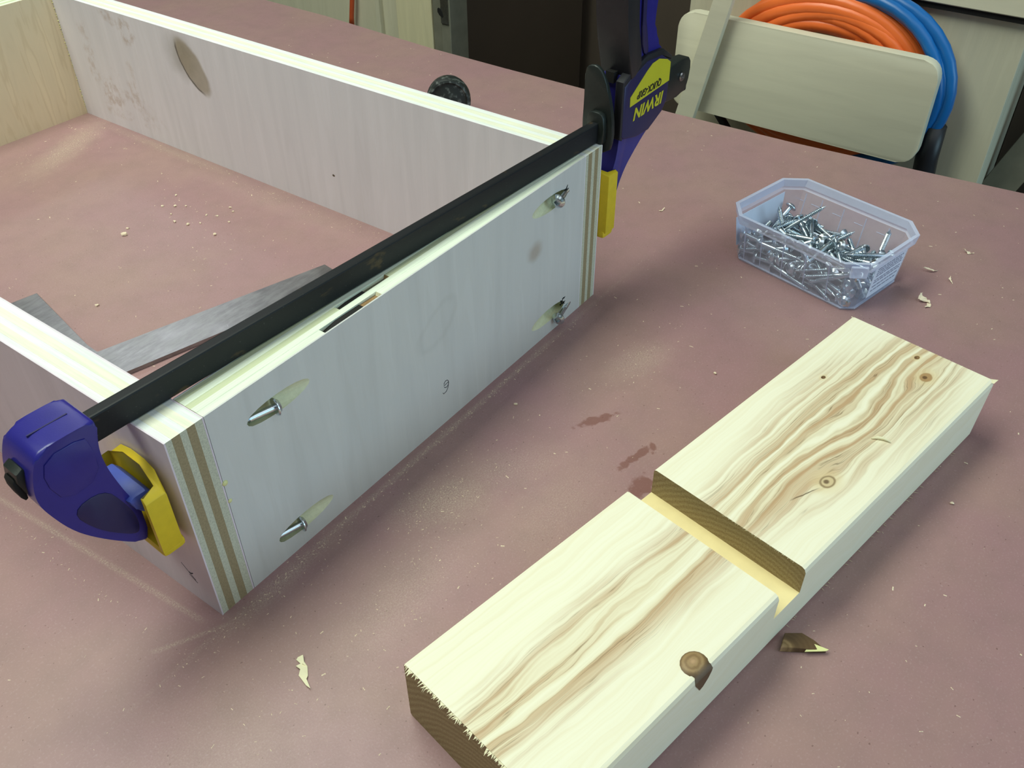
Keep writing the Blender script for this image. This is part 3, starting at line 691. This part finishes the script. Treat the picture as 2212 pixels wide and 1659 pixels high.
# screws heaped in the tub: positions from a drop test (mm, local to the tub) + quaternion
PILE = [(-27.0,30.7,5.5,0.004,-0.255,0.624,0.739), (-28.1,-42.4,5.5,0.483,0.602,-0.302,-0.559), (16.6,-44.0,5.5,0.713,0.533,0.413,0.195), (12.7,-22.3,5.5,0.645,0.078,0.669,-0.360), (16.6,45.2,5.5,0.423,-0.362,-0.568,-0.606), (-27.1,15.6,5.5,0.631,-0.541,0.402,0.384), (-17.2,-43.9,21.3,0.196,-0.425,-0.042,0.883), (21.1,-42.4,11.9,0.674,0.443,0.373,-0.458), (1.2,43.9,5.5,0.724,0.128,0.662,0.148), (27.1,-43.5,5.5,0.436,0.346,-0.579,0.596), (20.8,2.8,5.8,0.364,-0.359,0.566,0.647), (-15.9,-15.9,5.5,0.711,-0.528,-0.418,0.202), (-18.2,37.5,5.5,0.727,0.142,-0.659,-0.132), (27.1,-4.7,5.5,0.730,0.653,-0.165,0.114), (22.6,8.4,5.5,0.232,0.049,-0.672,0.701), (-27.1,44.6,6.5,0.284,0.036,-0.659,-0.696), (-25.7,-40.8,17.6,0.491,-0.467,-0.292,0.675), (27.0,-44.8,11.9,0.798,0.569,0.140,-0.140), (27.1,-1.3,10.9,0.119,0.157,0.616,-0.763), (27.1,-33.9,14.3,0.816,0.540,0.071,-0.192), (21.4,33.2,8.8,0.190,-0.609,0.152,-0.755), (-26.0,-36.4,5.5,0.606,0.568,0.362,-0.423), (-23.1,-5.4,5.5,0.357,-0.421,0.526,0.647), (-9.8,-43.8,4.9,0.227,-0.806,0.461,-0.294), (27.1,44.7,5.6,0.506,-0.659,-0.473,-0.293), (1.2,-23.9,10.8,0.629,0.092,-0.590,0.498), (27.1,-2.3,17.2,0.123,0.148,0.577,-0.794), (-25.0,41.2,11.8,0.760,-0.589,0.034,0.272), (3.7,-43.5,10.5,0.779,0.231,-0.555,0.179), (20.5,21.4,7.2,0.645,0.445,0.474,0.400), (-7.6,-14.9,5.5,0.721,-0.552,-0.386,0.160), (-0.8,-43.6,22.2,0.908,0.128,-0.389,-0.082), (18.8,27.5,7.5,0.430,-0.496,0.413,-0.631), (16.1,-15.0,9.4,0.609,-0.661,0.093,-0.428), (-5.2,14.4,5.6,0.418,0.215,0.693,0.547), (-27.8,1.8,10.8,0.757,-0.288,-0.586,0.020), (-24.7,-41.9,11.0,0.450,0.572,-0.296,-0.618), (-15.2,3.4,9.7,0.712,0.668,0.184,-0.115), (-20.4,-34.2,6.4,0.142,0.577,0.463,-0.657), (-16.6,-8.1,7.6,0.627,-0.419,0.577,0.313), (26.3,33.1,15.0,0.357,-0.338,-0.558,-0.669), (-22.3,8.6,7.5,0.612,0.750,0.161,-0.192), (1.5,-6.4,5.6,0.530,0.547,0.595,0.259), (-12.0,20.0,18.8,0.044,-0.219,-0.516,0.827), (15.0,2.1,5.6,0.512,0.655,-0.406,0.381), (-19.2,44.5,14.9,0.073,-0.205,0.495,0.841), (19.6,37.6,15.3,0.262,0.428,0.398,0.768), (9.0,8.3,5.3,0.091,-0.736,0.493,0.455), (-25.3,-41.0,24.7,0.208,0.025,0.484,-0.850), (-10.7,17.1,5.7,0.633,0.733,0.101,-0.228), (23.0,39.5,7.9,0.024,0.684,0.221,0.695), (-27.3,12.6,12.3,0.558,-0.752,-0.150,0.317), (-26.2,-4.3,11.9,0.191,-0.208,-0.542,-0.792), (-26.7,30.0,17.5,0.714,-0.696,-0.016,0.074), (26.3,43.1,21.1,0.150,-0.410,0.138,-0.889), (13.3,-28.7,5.9,0.503,0.801,-0.057,-0.319), (16.4,-37.6,14.0,0.767,0.576,-0.017,-0.283), (-21.1,-9.5,12.3,0.708,-0.689,0.039,-0.153), (-21.0,-36.6,12.6,0.693,0.635,0.049,-0.338), (-2.1,24.4,11.6,0.745,0.493,0.448,-0.018), (-20.1,-26.1,15.0,0.705,-0.050,-0.602,0.370), (12.9,-25.6,12.6,0.456,0.691,-0.046,0.559), (0.4,20.8,5.5,0.429,-0.357,0.572,0.602), (-1.9,-10.7,17.6,0.607,-0.329,0.441,0.574), (-12.9,26.6,12.5,0.660,-0.649,-0.160,0.343), (7.8,-9.3,5.0,0.321,-0.861,0.365,0.149), (20.4,-10.6,10.7,0.666,-0.039,0.716,-0.205), (13.9,-3.8,5.6,0.400,-0.191,0.726,-0.526), (25.2,43.8,13.3,0.780,-0.209,0.584,-0.082), (19.5,13.9,8.0,0.266,0.046,0.836,-0.477), (6.4,-1.3,9.5,0.500,0.303,-0.712,0.389), (-7.7,6.1,5.5,0.473,-0.586,-0.622,0.212), (-14.9,-34.6,10.0,0.551,0.490,-0.585,-0.337), (-26.4,44.6,18.6,0.731,-0.618,0.002,0.289), (4.6,13.8,5.3,0.362,0.808,0.429,0.176), (-8.2,2.3,10.7,0.190,0.537,-0.559,-0.603), (24.2,-21.6,15.1,0.639,-0.052,0.605,0.473), (21.9,2.5,14.0,0.662,0.721,-0.204,-0.008), (-28.0,19.0,12.6,0.472,-0.646,-0.275,0.533), (-4.5,2.3,15.1,0.739,-0.600,0.237,-0.194), (18.6,30.2,19.4,0.743,-0.338,0.437,0.378), (-2.1,-39.9,12.9,0.582,0.583,-0.466,-0.322), (-10.8,0.9,19.2,0.012,0.506,-0.327,-0.798), (0.3,-45.4,16.7,0.141,0.147,0.690,-0.694), (-2.6,-1.0,22.4,0.864,-0.042,-0.492,-0.097), (-14.3,-29.6,18.8,0.732,0.614,0.153,0.253), (-9.2,9.2,16.4,0.310,-0.737,-0.208,-0.563), (8.1,18.7,6.6,0.134,-0.764,-0.456,-0.437), (-20.3,-37.0,20.3,0.415,0.458,-0.362,0.698), (0.1,-7.0,23.0,0.596,0.399,0.469,0.515), (-10.3,-28.5,11.5,0.516,0.728,-0.448,-0.059), (8.1,37.5,14.2,0.561,-0.662,-0.313,-0.385), (-11.3,43.9,10.5,0.480,-0.741,-0.369,0.290), (9.0,-43.2,18.3,0.021,0.152,-0.653,0.742), (-7.8,-12.1,13.4,0.155,-0.804,-0.257,-0.513), (7.3,25.3,10.6,0.052,-0.551,0.617,-0.559), (-11.1,-12.8,19.3,0.653,-0.588,0.251,0.406), (3.0,6.8,18.8,0.380,0.527,-0.437,0.622), (-18.8,14.0,16.9,0.617,0.568,-0.197,0.508), (21.9,20.8,18.8,0.206,0.395,0.473,0.760), (27.0,-39.8,16.9,0.601,0.637,0.394,0.279), (-18.5,38.6,17.7,0.650,0.483,-0.434,-0.394), (7.9,1.6,19.5,0.571,0.001,-0.555,0.605), (0.6,-15.4,24.8,0.857,-0.049,-0.495,-0.137)]
Rt = Matrix.Translation(Vector((BC[0], BC[1], 0))) @ Matrix.Rotation(ba, 4, 'Z'); Rq = Matrix.Rotation(ba, 3, 'Z').to_quaternion()
from mathutils import Quaternion
for h_, t_, l_ in (((459.7, -80.6, 15), (473, -101, 34), 'screw standing point up near the left end of the tub'), ((471.5, -146.3, 6), (463.8, -150.5, 35), 'lone screw standing point up at the right corner of the tub'), ((467, -79.5, 5), (455.5, -74, 33), 'screw standing point up by the blank label in the tub')):
    d_ = (Vector(h_)-Vector(t_)).normalized(); screw(Vector(h_), d_.to_track_quat('Z', 'Y'), 'zinc '+l_)
for (x, y, z, qw, qx, qy, qz) in PILE:
    screw(Rt @ Vector((x, y, z)), Rq @ Quaternion((qw, qx, qy, qz)), 'zinc pocket screw in the heap inside the clear tub', 'screws heaped in the clear tub')

# ------------------------------------------------------------------ round rubber knob behind the box
kd = Vector((-0.76, -0.64, 0.10)).normalized(); kb = bmesh.new()
lathe(kb, [(7, -42), (8, -30), (14, -26), (19, -20), (20.3, -12), (20.3, -3), (19, -0.8), (17.2, -0.2), (15.8, -1.6), (14, -1.5), (8, 0.4), (1, 1.0)], 36)
kn2 = link('round_knob', tomesh(kb, 'knob', .6), m_rubber, None, True)
kn2.rotation_mode = 'QUATERNION'; kn2.rotation_quaternion = kd.to_track_quat('Z', 'Y'); kn2.location = (488*S, 258*S, 20.6*S)
tag(kn2, 'scuffed black round rubber knob lying behind the rear box panel', 'knob')

# ------------------------------------------------------------------ chips, shavings and dust on the bench
def shaving(x, y, z, length, width, rot, seed, label, mat=m_chip, curl=2.0, group=None):
    rnd = random.Random(seed); bm = bmesh.new(); n = 9; top = []; 
    for i in range(n+1):
        t = i/n; cx = (t-.5)*length; cy = math.sin(t*5+seed)*width*0.35; h = (math.sin(t*math.pi+seed)*.5+.5)*curl+.25
        w2 = width*.5*(math.sin(math.pi*min(max(t, .06), .94)))*rnd.uniform(.35, 1.25)
        top.append([bm.verts.new((cx+rnd.uniform(-.3, .3), cy+s_*w2*rnd.uniform(.6, 1.3), h+s_*rnd.uniform(-.5, .5)*curl*.4)) for s_ in (-1, 0, 1)])
    for A, B in zip(top, top[1:]):
        for k in range(2): bm.faces.new((A[k], A[k+1], B[k+1], B[k]))
    g = bmesh.ops.extrude_face_region(bm, geom=bm.faces[:])
    for v in [q for q in g['geom'] if isinstance(q, bmesh.types.BMVert)]: v.co.z += 0.22
    mz = min(v.co.z for v in bm.verts)
    for v in bm.verts: v.co.z -= mz
    o = link('wood_shaving', tomesh(bm), mat); o.location = (x*S, y*S, z*S); o.rotation_euler = (0, 0, rot)
    return tag(o, label, 'shaving', group)
bm = bmesh.new(); SH = [(4.5, -45.4), (6.3, -47.0), (4.5, -49.4), (3.0, -49.8), (3.7, -52.3), (0.6, -55.8), (-1.1, -56.7), (-3.5, -61.7), (-3.4, -58.8), (-1.3, -55.5), (-1.8, -52.5), (0.6, -51.2), (0.7, -48.2), (2.9, -48.8), (3.1, -45.9)]
prism(bm, SH, 0.2, 0.6, 'z')
bmesh.ops.triangulate(bm, faces=bm.faces[:])
for v in bm.verts: v.co.z += 1.1*math.sin(v.co.y*0.9)**2
o = link('wood_shaving', tomesh(bm), m_fibre); tag(o, 'ragged pale green-white wood shaving alone on the bench left of the pine board', 'shaving')
shaving(450, -187, 0.1, 9, 6, 0.9, 5, 'crumpled pale shaving just below the right end of the screw tub', m_chip, 3)
shaving(446, -191, 0.1, 9, 3, 0.0, 15, 'flat narrow shaving touching the crumpled one below the screw tub', m_chip, 1)
shaving(490, -180, 0.1, 11, 2.2, -0.9, 8, 'thin curled shaving right of the screw tub', m_chip, 2.5)
shaving(486, -195, 0.1, 8, 2.2, 0.5, 12, 'small curled shaving second out from the right of the screw tub', m_chip, 2)
shaving(531, -195, 0.1, 8, 2.6, -1.4, 21, 'shaving farthest to the right on the bench, toward its rear edge', m_chip, 2)
shaving(457, 18, 0.1, 6, 2.2, -.4, 22, 'tiny shaving on the open bench between the clamp head and the tub', m_chip, 1.5)
# offcut chip with dark growth rings beside the pine board
oc = bmesh.new(); prism(oc, [(0, 0), (5, 7), (13, 6), (17, 1.5), (20, -4.5), (13, -3)], 0.1, 2.2, 'z', 0.3, 1)
for v in oc.verts: v.co.z *= 1+0.9*(1-v.co.x/20)
oo = link('wood_offcut', tomesh(oc), m_knot); oo.location = (133*S, -219*S, 0); oo.rotation_euler = (0, 0, -0.75)
tag(oo, 'small dark-ringed wood offcut poking out from under the right edge of the pine board', 'offcut')
of = bmesh.new(); prism(of, [(10, -3.4), (19.5, -5), (21, -4.6), (15, 0.2)], 2.2, 2.6, 'z'); link('pale_face', tomesh(of), m_glue, oo)
def chip(x, y, r, seed, label, group=None, mat=m_chip):
    rnd = random.Random(seed); bm = bmesh.new(); bmesh.ops.create_icosphere(bm, subdivisions=1, radius=r)
    for v in bm.verts: v.co = Vector((v.co.x*rnd.uniform(.6, 1.3), v.co.y*rnd.uniform(.4, 1.0), max(0, v.co.z*rnd.uniform(.4, .8)+r*.4)))
    o = link('wood_chip', tomesh(bm), mat); o.location = (x*S, y*S, 0.05*S); o.rotation_euler = (0, 0, rnd.uniform(0, 6)); return tag(o, label, 'chip', group)
chip(187, 333, 3.0, 1, 'largest pale wood chip on the bench inside the box'); chip(194, 339, 1.5, 2, 'small chip touching the largest chip inside the box')
chip(227, 277, 1.7, 3, 'single chip inside the box between the largest chip and the square'); chip(118, 268, 1.6, 4, 'cubic pale chip inside the box near the square corner')
chip(201, -24, 1.3, 6, 'pale splinter chip close to the end panel near its pencil mark'); chip(296, -107, 1.5, 7, 'pale chip left of the far end of the pine board'); chip(270, -256, 1.4, 9, 'pale chip on the bare bench right of the pine board')
grp = 'chips scattered by the rear panel inside the box'
for k, (x, y, r) in enumerate(((232, 346, 1.5), (238, 338, 1.5), (228, 330, 1.2), (243, 331, 1.2), (222, 318, 1.5), (225, 306, 1.7), (232, 300, 1.2), (243, 306, 1.2), (247, 298, 1.1), (262, 300, 1.3), (259, 293, 1.2), (250, 352, 1.3), (246, 283, 1.1))):
    chip(x, y, r, 30+k, 'tiny pale chip in the loose cluster by the rear panel inside the box', grp)
bm = bmesh.new(); rnd = random.Random(5)
def crumb(x, y, s_):
    a = rnd.uniform(0, 6.3); l = s_*rnd.uniform(.6, 2.2); w_ = s_*rnd.uniform(.25, .6); c, n_ = math.cos(a), math.sin(a)
    vs = [bm.verts.new((x+c*l*i-n_*w_*j, y+n_*l*i+c*w_*j, 0.05)) for i, j in ((-1, -1), (1, -1), (1, 1), (-1, 1))]; t = bm.verts.new((x, y, 0.05+s_*.5))
    for k in range(4): bm.faces.new((vs[k], vs[(k+1) % 4], t))
for k in range(1500):
    x, y = rnd.uniform(-180, 630), rnd.uniform(-420, 600)
    if y > 600 or (0 < y < T) or (bx0 < x < 345 and -200 < y < -104): continue
    crumb(x, y, rnd.choice((.2, .25, .3, .3, .45, .6)))
for cx, cy, sx, sy, n_ in ((255, 500, 40, 14, 160), (235, 320, 30, 30, 60), (117, -40, 26, 12, 130), (280, -62, 20, 9, 80), (20, -8, 30, 5, 120), (150, -7, 100, 1.5, 260), (297, 300, 4, 120, 160), (60, -60, 60, 25, 120), (-26, 80, 1.2, 60, 60)):
    for k in range(n_):
        x, y = rnd.gauss(cx, sx), rnd.gauss(cy, sy)
        if -0.5 < y < T+.3 or x > 305 and y > 0: continue
        crumb(x, y, rnd.choice((.15, .2, .25, .35)))
o = link('sawdust', tomesh(bm), m_chip); tag(o, 'fine sawdust and crumbs scattered over the red bench top', 'sawdust', kind='stuff')

# ------------------------------------------------------------------ background: cabinets behind the bench
cb = thing('storage_cabinet', 'pale birch cabinet side behind the bench carrying the coiled hoses', 'cabinet', (835, 0, -900))
box('front_panel', m_cab, cb, 0, 18, -149, 193, 0, 1040, bev=0.6); box('side_panel', m_cab, cb, 18, 380, 175, 193, 0, 1040); box('side_panel', m_cab, cb, 18, 380, -149, -131, 0, 1040)
box('cabinet_top', m_cab, cb, 0, 380, -149, 193, 1022, 1040)
rl = box('top_rail', m_cab3, cb, -12, 0, -149, 193, 980, 1040, bev=1); box('rail_gap_dark', m_dark, cb, -8, 0, -149, 193, 974, 980)  # dark strip painted in for the shaded gap below the rail
oc2 = thing('wood_offcut_rack', 'dark recess right of the hose cabinet with two slanting grey boards leaning in it', 'rack', (900, -300, -900))
box('back_board', m_brown, oc2, 30, 40, -300, 150, 0, 1040)
for k, (y0, z0, y1, z1) in enumerate(((130, 760, 60, 960), (100, 720, 0, 960))):
    pts = [(y0, z0), (y0+34, z0), (y1+34, z1), (y1, z1)]; prism_obj('leaning_board', m_post, oc2, pts, -20+k*16, -8+k*16, 'x', 0, smooth=False)
lc = thing('left_cabinet', 'pale panelled cabinet standing behind the bench left of the dark opening', 'cabinet', (835, 569, -900))
box('stile', m_cab2, lc, -6, 16, 0, 64, 0, 1010, bev=1); box('cabinet_top', m_cab, lc, 6, 380, 0, 560, 992, 1010); box('side_panel', m_brown, lc, 16, 380, 0, 16, 0, 992)
box('recessed_panel', m_cab, lc, 6, 20, 64, 560, 0, 1010); box('trim_bead', m_cab, lc, -2, 8, 100, 108, 0, 1010)
po = thing('wooden_post', 'narrow weathered post with a dark latch hole beside the dark opening', 'post', (835, 535, -900))
box('post_body', m_post, po, -8, 30, 0, 16, 0, 1010, bev=1); box('post_body', m_post, po, -4, 30, 17, 33.5, 0, 1010, bev=1)
box('latch_plate', m_square, po, -10, -7.6, 2, 14, 846, 1010); prism_obj('latch_hole', m_dark, po, smooth_poly([(9, 852), (19, 858), (19, 866), (12, 864)], 1), -10.6, -9.6, 'x', smooth=False)
# plywood hose hanger: rounded board held off the cabinet by a block
hg = thing('hose_hanger', 'rounded plywood hanger board holding the orange and blue hoses on the cabinet', 'hanger', (835, 0, 0))
def rrect(y0, y1, z0, z1, r, n=6):
    o_ = []
    for cy, cz, a0 in ((y1-r, z1-r, 0), (y0+r, z1-r, 90), (y0+r, z0+r, 180), (y1-r, z0+r, 270)):
        o_ += [(cy+r*math.cos(math.radians(a0+90*i/n)), cz+r*math.sin(math.radians(a0+90*i/n))) for i in range(n+1)]
    return o_
prism_obj('hanger_board', m_cab3, hg, rrect(-94, 178, -61, 42, 17), -55, -42, 'x', 1.0, 2); box('spacer_block', m_cab, hg, -42, 0, -10, 90, -28, 8)
# sloping stick
st_ = bmesh.new(); pts = [(191, -190), (212, -190), (137, 80), (116, 80)]
pts = [(175.5, -120), (153, -120), (105.5, 110), (125.5, 110)]
prism(st_, pts, 766, 774, 'x', 0.5, 1); sk = link('wooden_stick', tomesh(st_), m_cab3); tag(sk, 'pale wooden stick leaning across the left end of the hanger board', 'stick')
# hoses
def coil(name, mat, loops, r, seed, lean=0.0, n=40):
    rnd = random.Random(seed); path = []
    for li, (cy, cz, ry, rz, x) in enumerate(loops):
        nx = loops[min(li+1, len(loops)-1)]; ph = rnd.uniform(0, 6)
        for i in range(n):
            t = i/n; k = [a+(b-a)*t for a, b in zip((cy, cz, ry, rz, x), nx)]; a = 2*math.pi*t-math.pi/2
            wv = 1+0.02*math.sin(2*a+ph); path.append((min(k[4]+1.0*math.sin(a*2+ph)+lean*math.cos(a), 827.3), k[0]+k[2]*wv*math.cos(a), k[1]+k[3]*wv*math.sin(a)))
    bm = bmesh.new(); tube(bm, path, r, 10); return link(name, tomesh(bm), mat, None, True)
oh = coil('air_hose', m_orange, [(22, -4, 92, 74, 821), (24, -6, 98, 79, 812), (32, -8, 104, 82, 819), (30, -4, 98, 70, 806), (14, -14, 90, 74, 815), (34, -14, 90, 62, 808), (24, -22, 86, 66, 817), (28, -16, 82, 57, 811), (22, -5, 97, 76, 807), (20, -24, 88, 62, 820), (20, -5, 94, 80, 818)], 7.2, 4)
tag(oh, 'coiled bright orange air hose hung behind the rounded hanger board', 'hose')
bh = coil('air_hose', m_bluehose, [(-2, -6, 99, 86, 825), (-4, -5, 100, 88, 812), (-2, -8, 97, 84, 822), (-4, -4, 92, 80, 812)], 6.0, 9, 12.0)
tag(bh, 'coiled blue air hose hung outside the orange one', 'hose')
bm = bmesh.new(); tube(bm, [(806, -99, -26), (806, -100, -60), (808, -104, -110), (812, -106, -160)], 11, 12); o = link('hose_end', tomesh(bm), m_black, None, True)
tag(o, 'black rubber sleeve hanging at the lower right of the blue hose', 'hose end'); 
bm = bmesh.new(); tube(bm, [(831, 726, -94), (831, 724, -80), (831, 718, -50), (831, 714, 40), (832, 712, 110)], [4, 3.4, 3.4, 3.4, 3.4], 8); o = link('hanging_cord', tomesh(bm), plain('orange_cord', L(190, 78, 36), .6), None, True)
tag(o, 'thin orange cord hanging in front of the left cabinet', 'cord')
bm = bmesh.new(); tube(bm, [(812, 140, -64), (812, 118, -88), (812, 100, -110)], 5, 8); 
o = link('cable_tie', tomesh(bm), m_black, None, True); tag(o, 'black strap around the hose bundle below the hanger board', 'strap')

# ceiling fittings that carry the lights
for (x, y, n_, lbl) in ((-0.08, 0.50, 1.2, 'long ceiling light fitting over the bench'), (1.08, 1.95, 0.8, 'short ceiling light fitting at the rear of the room')):
    f = thing('ceiling_light', lbl, 'light', (x/S, y/S, 1440)); box('housing', m_wall, f, -n_*400, n_*400, -110, 110, -50, 8, bev=4)
bpy.context.view_layer.update()
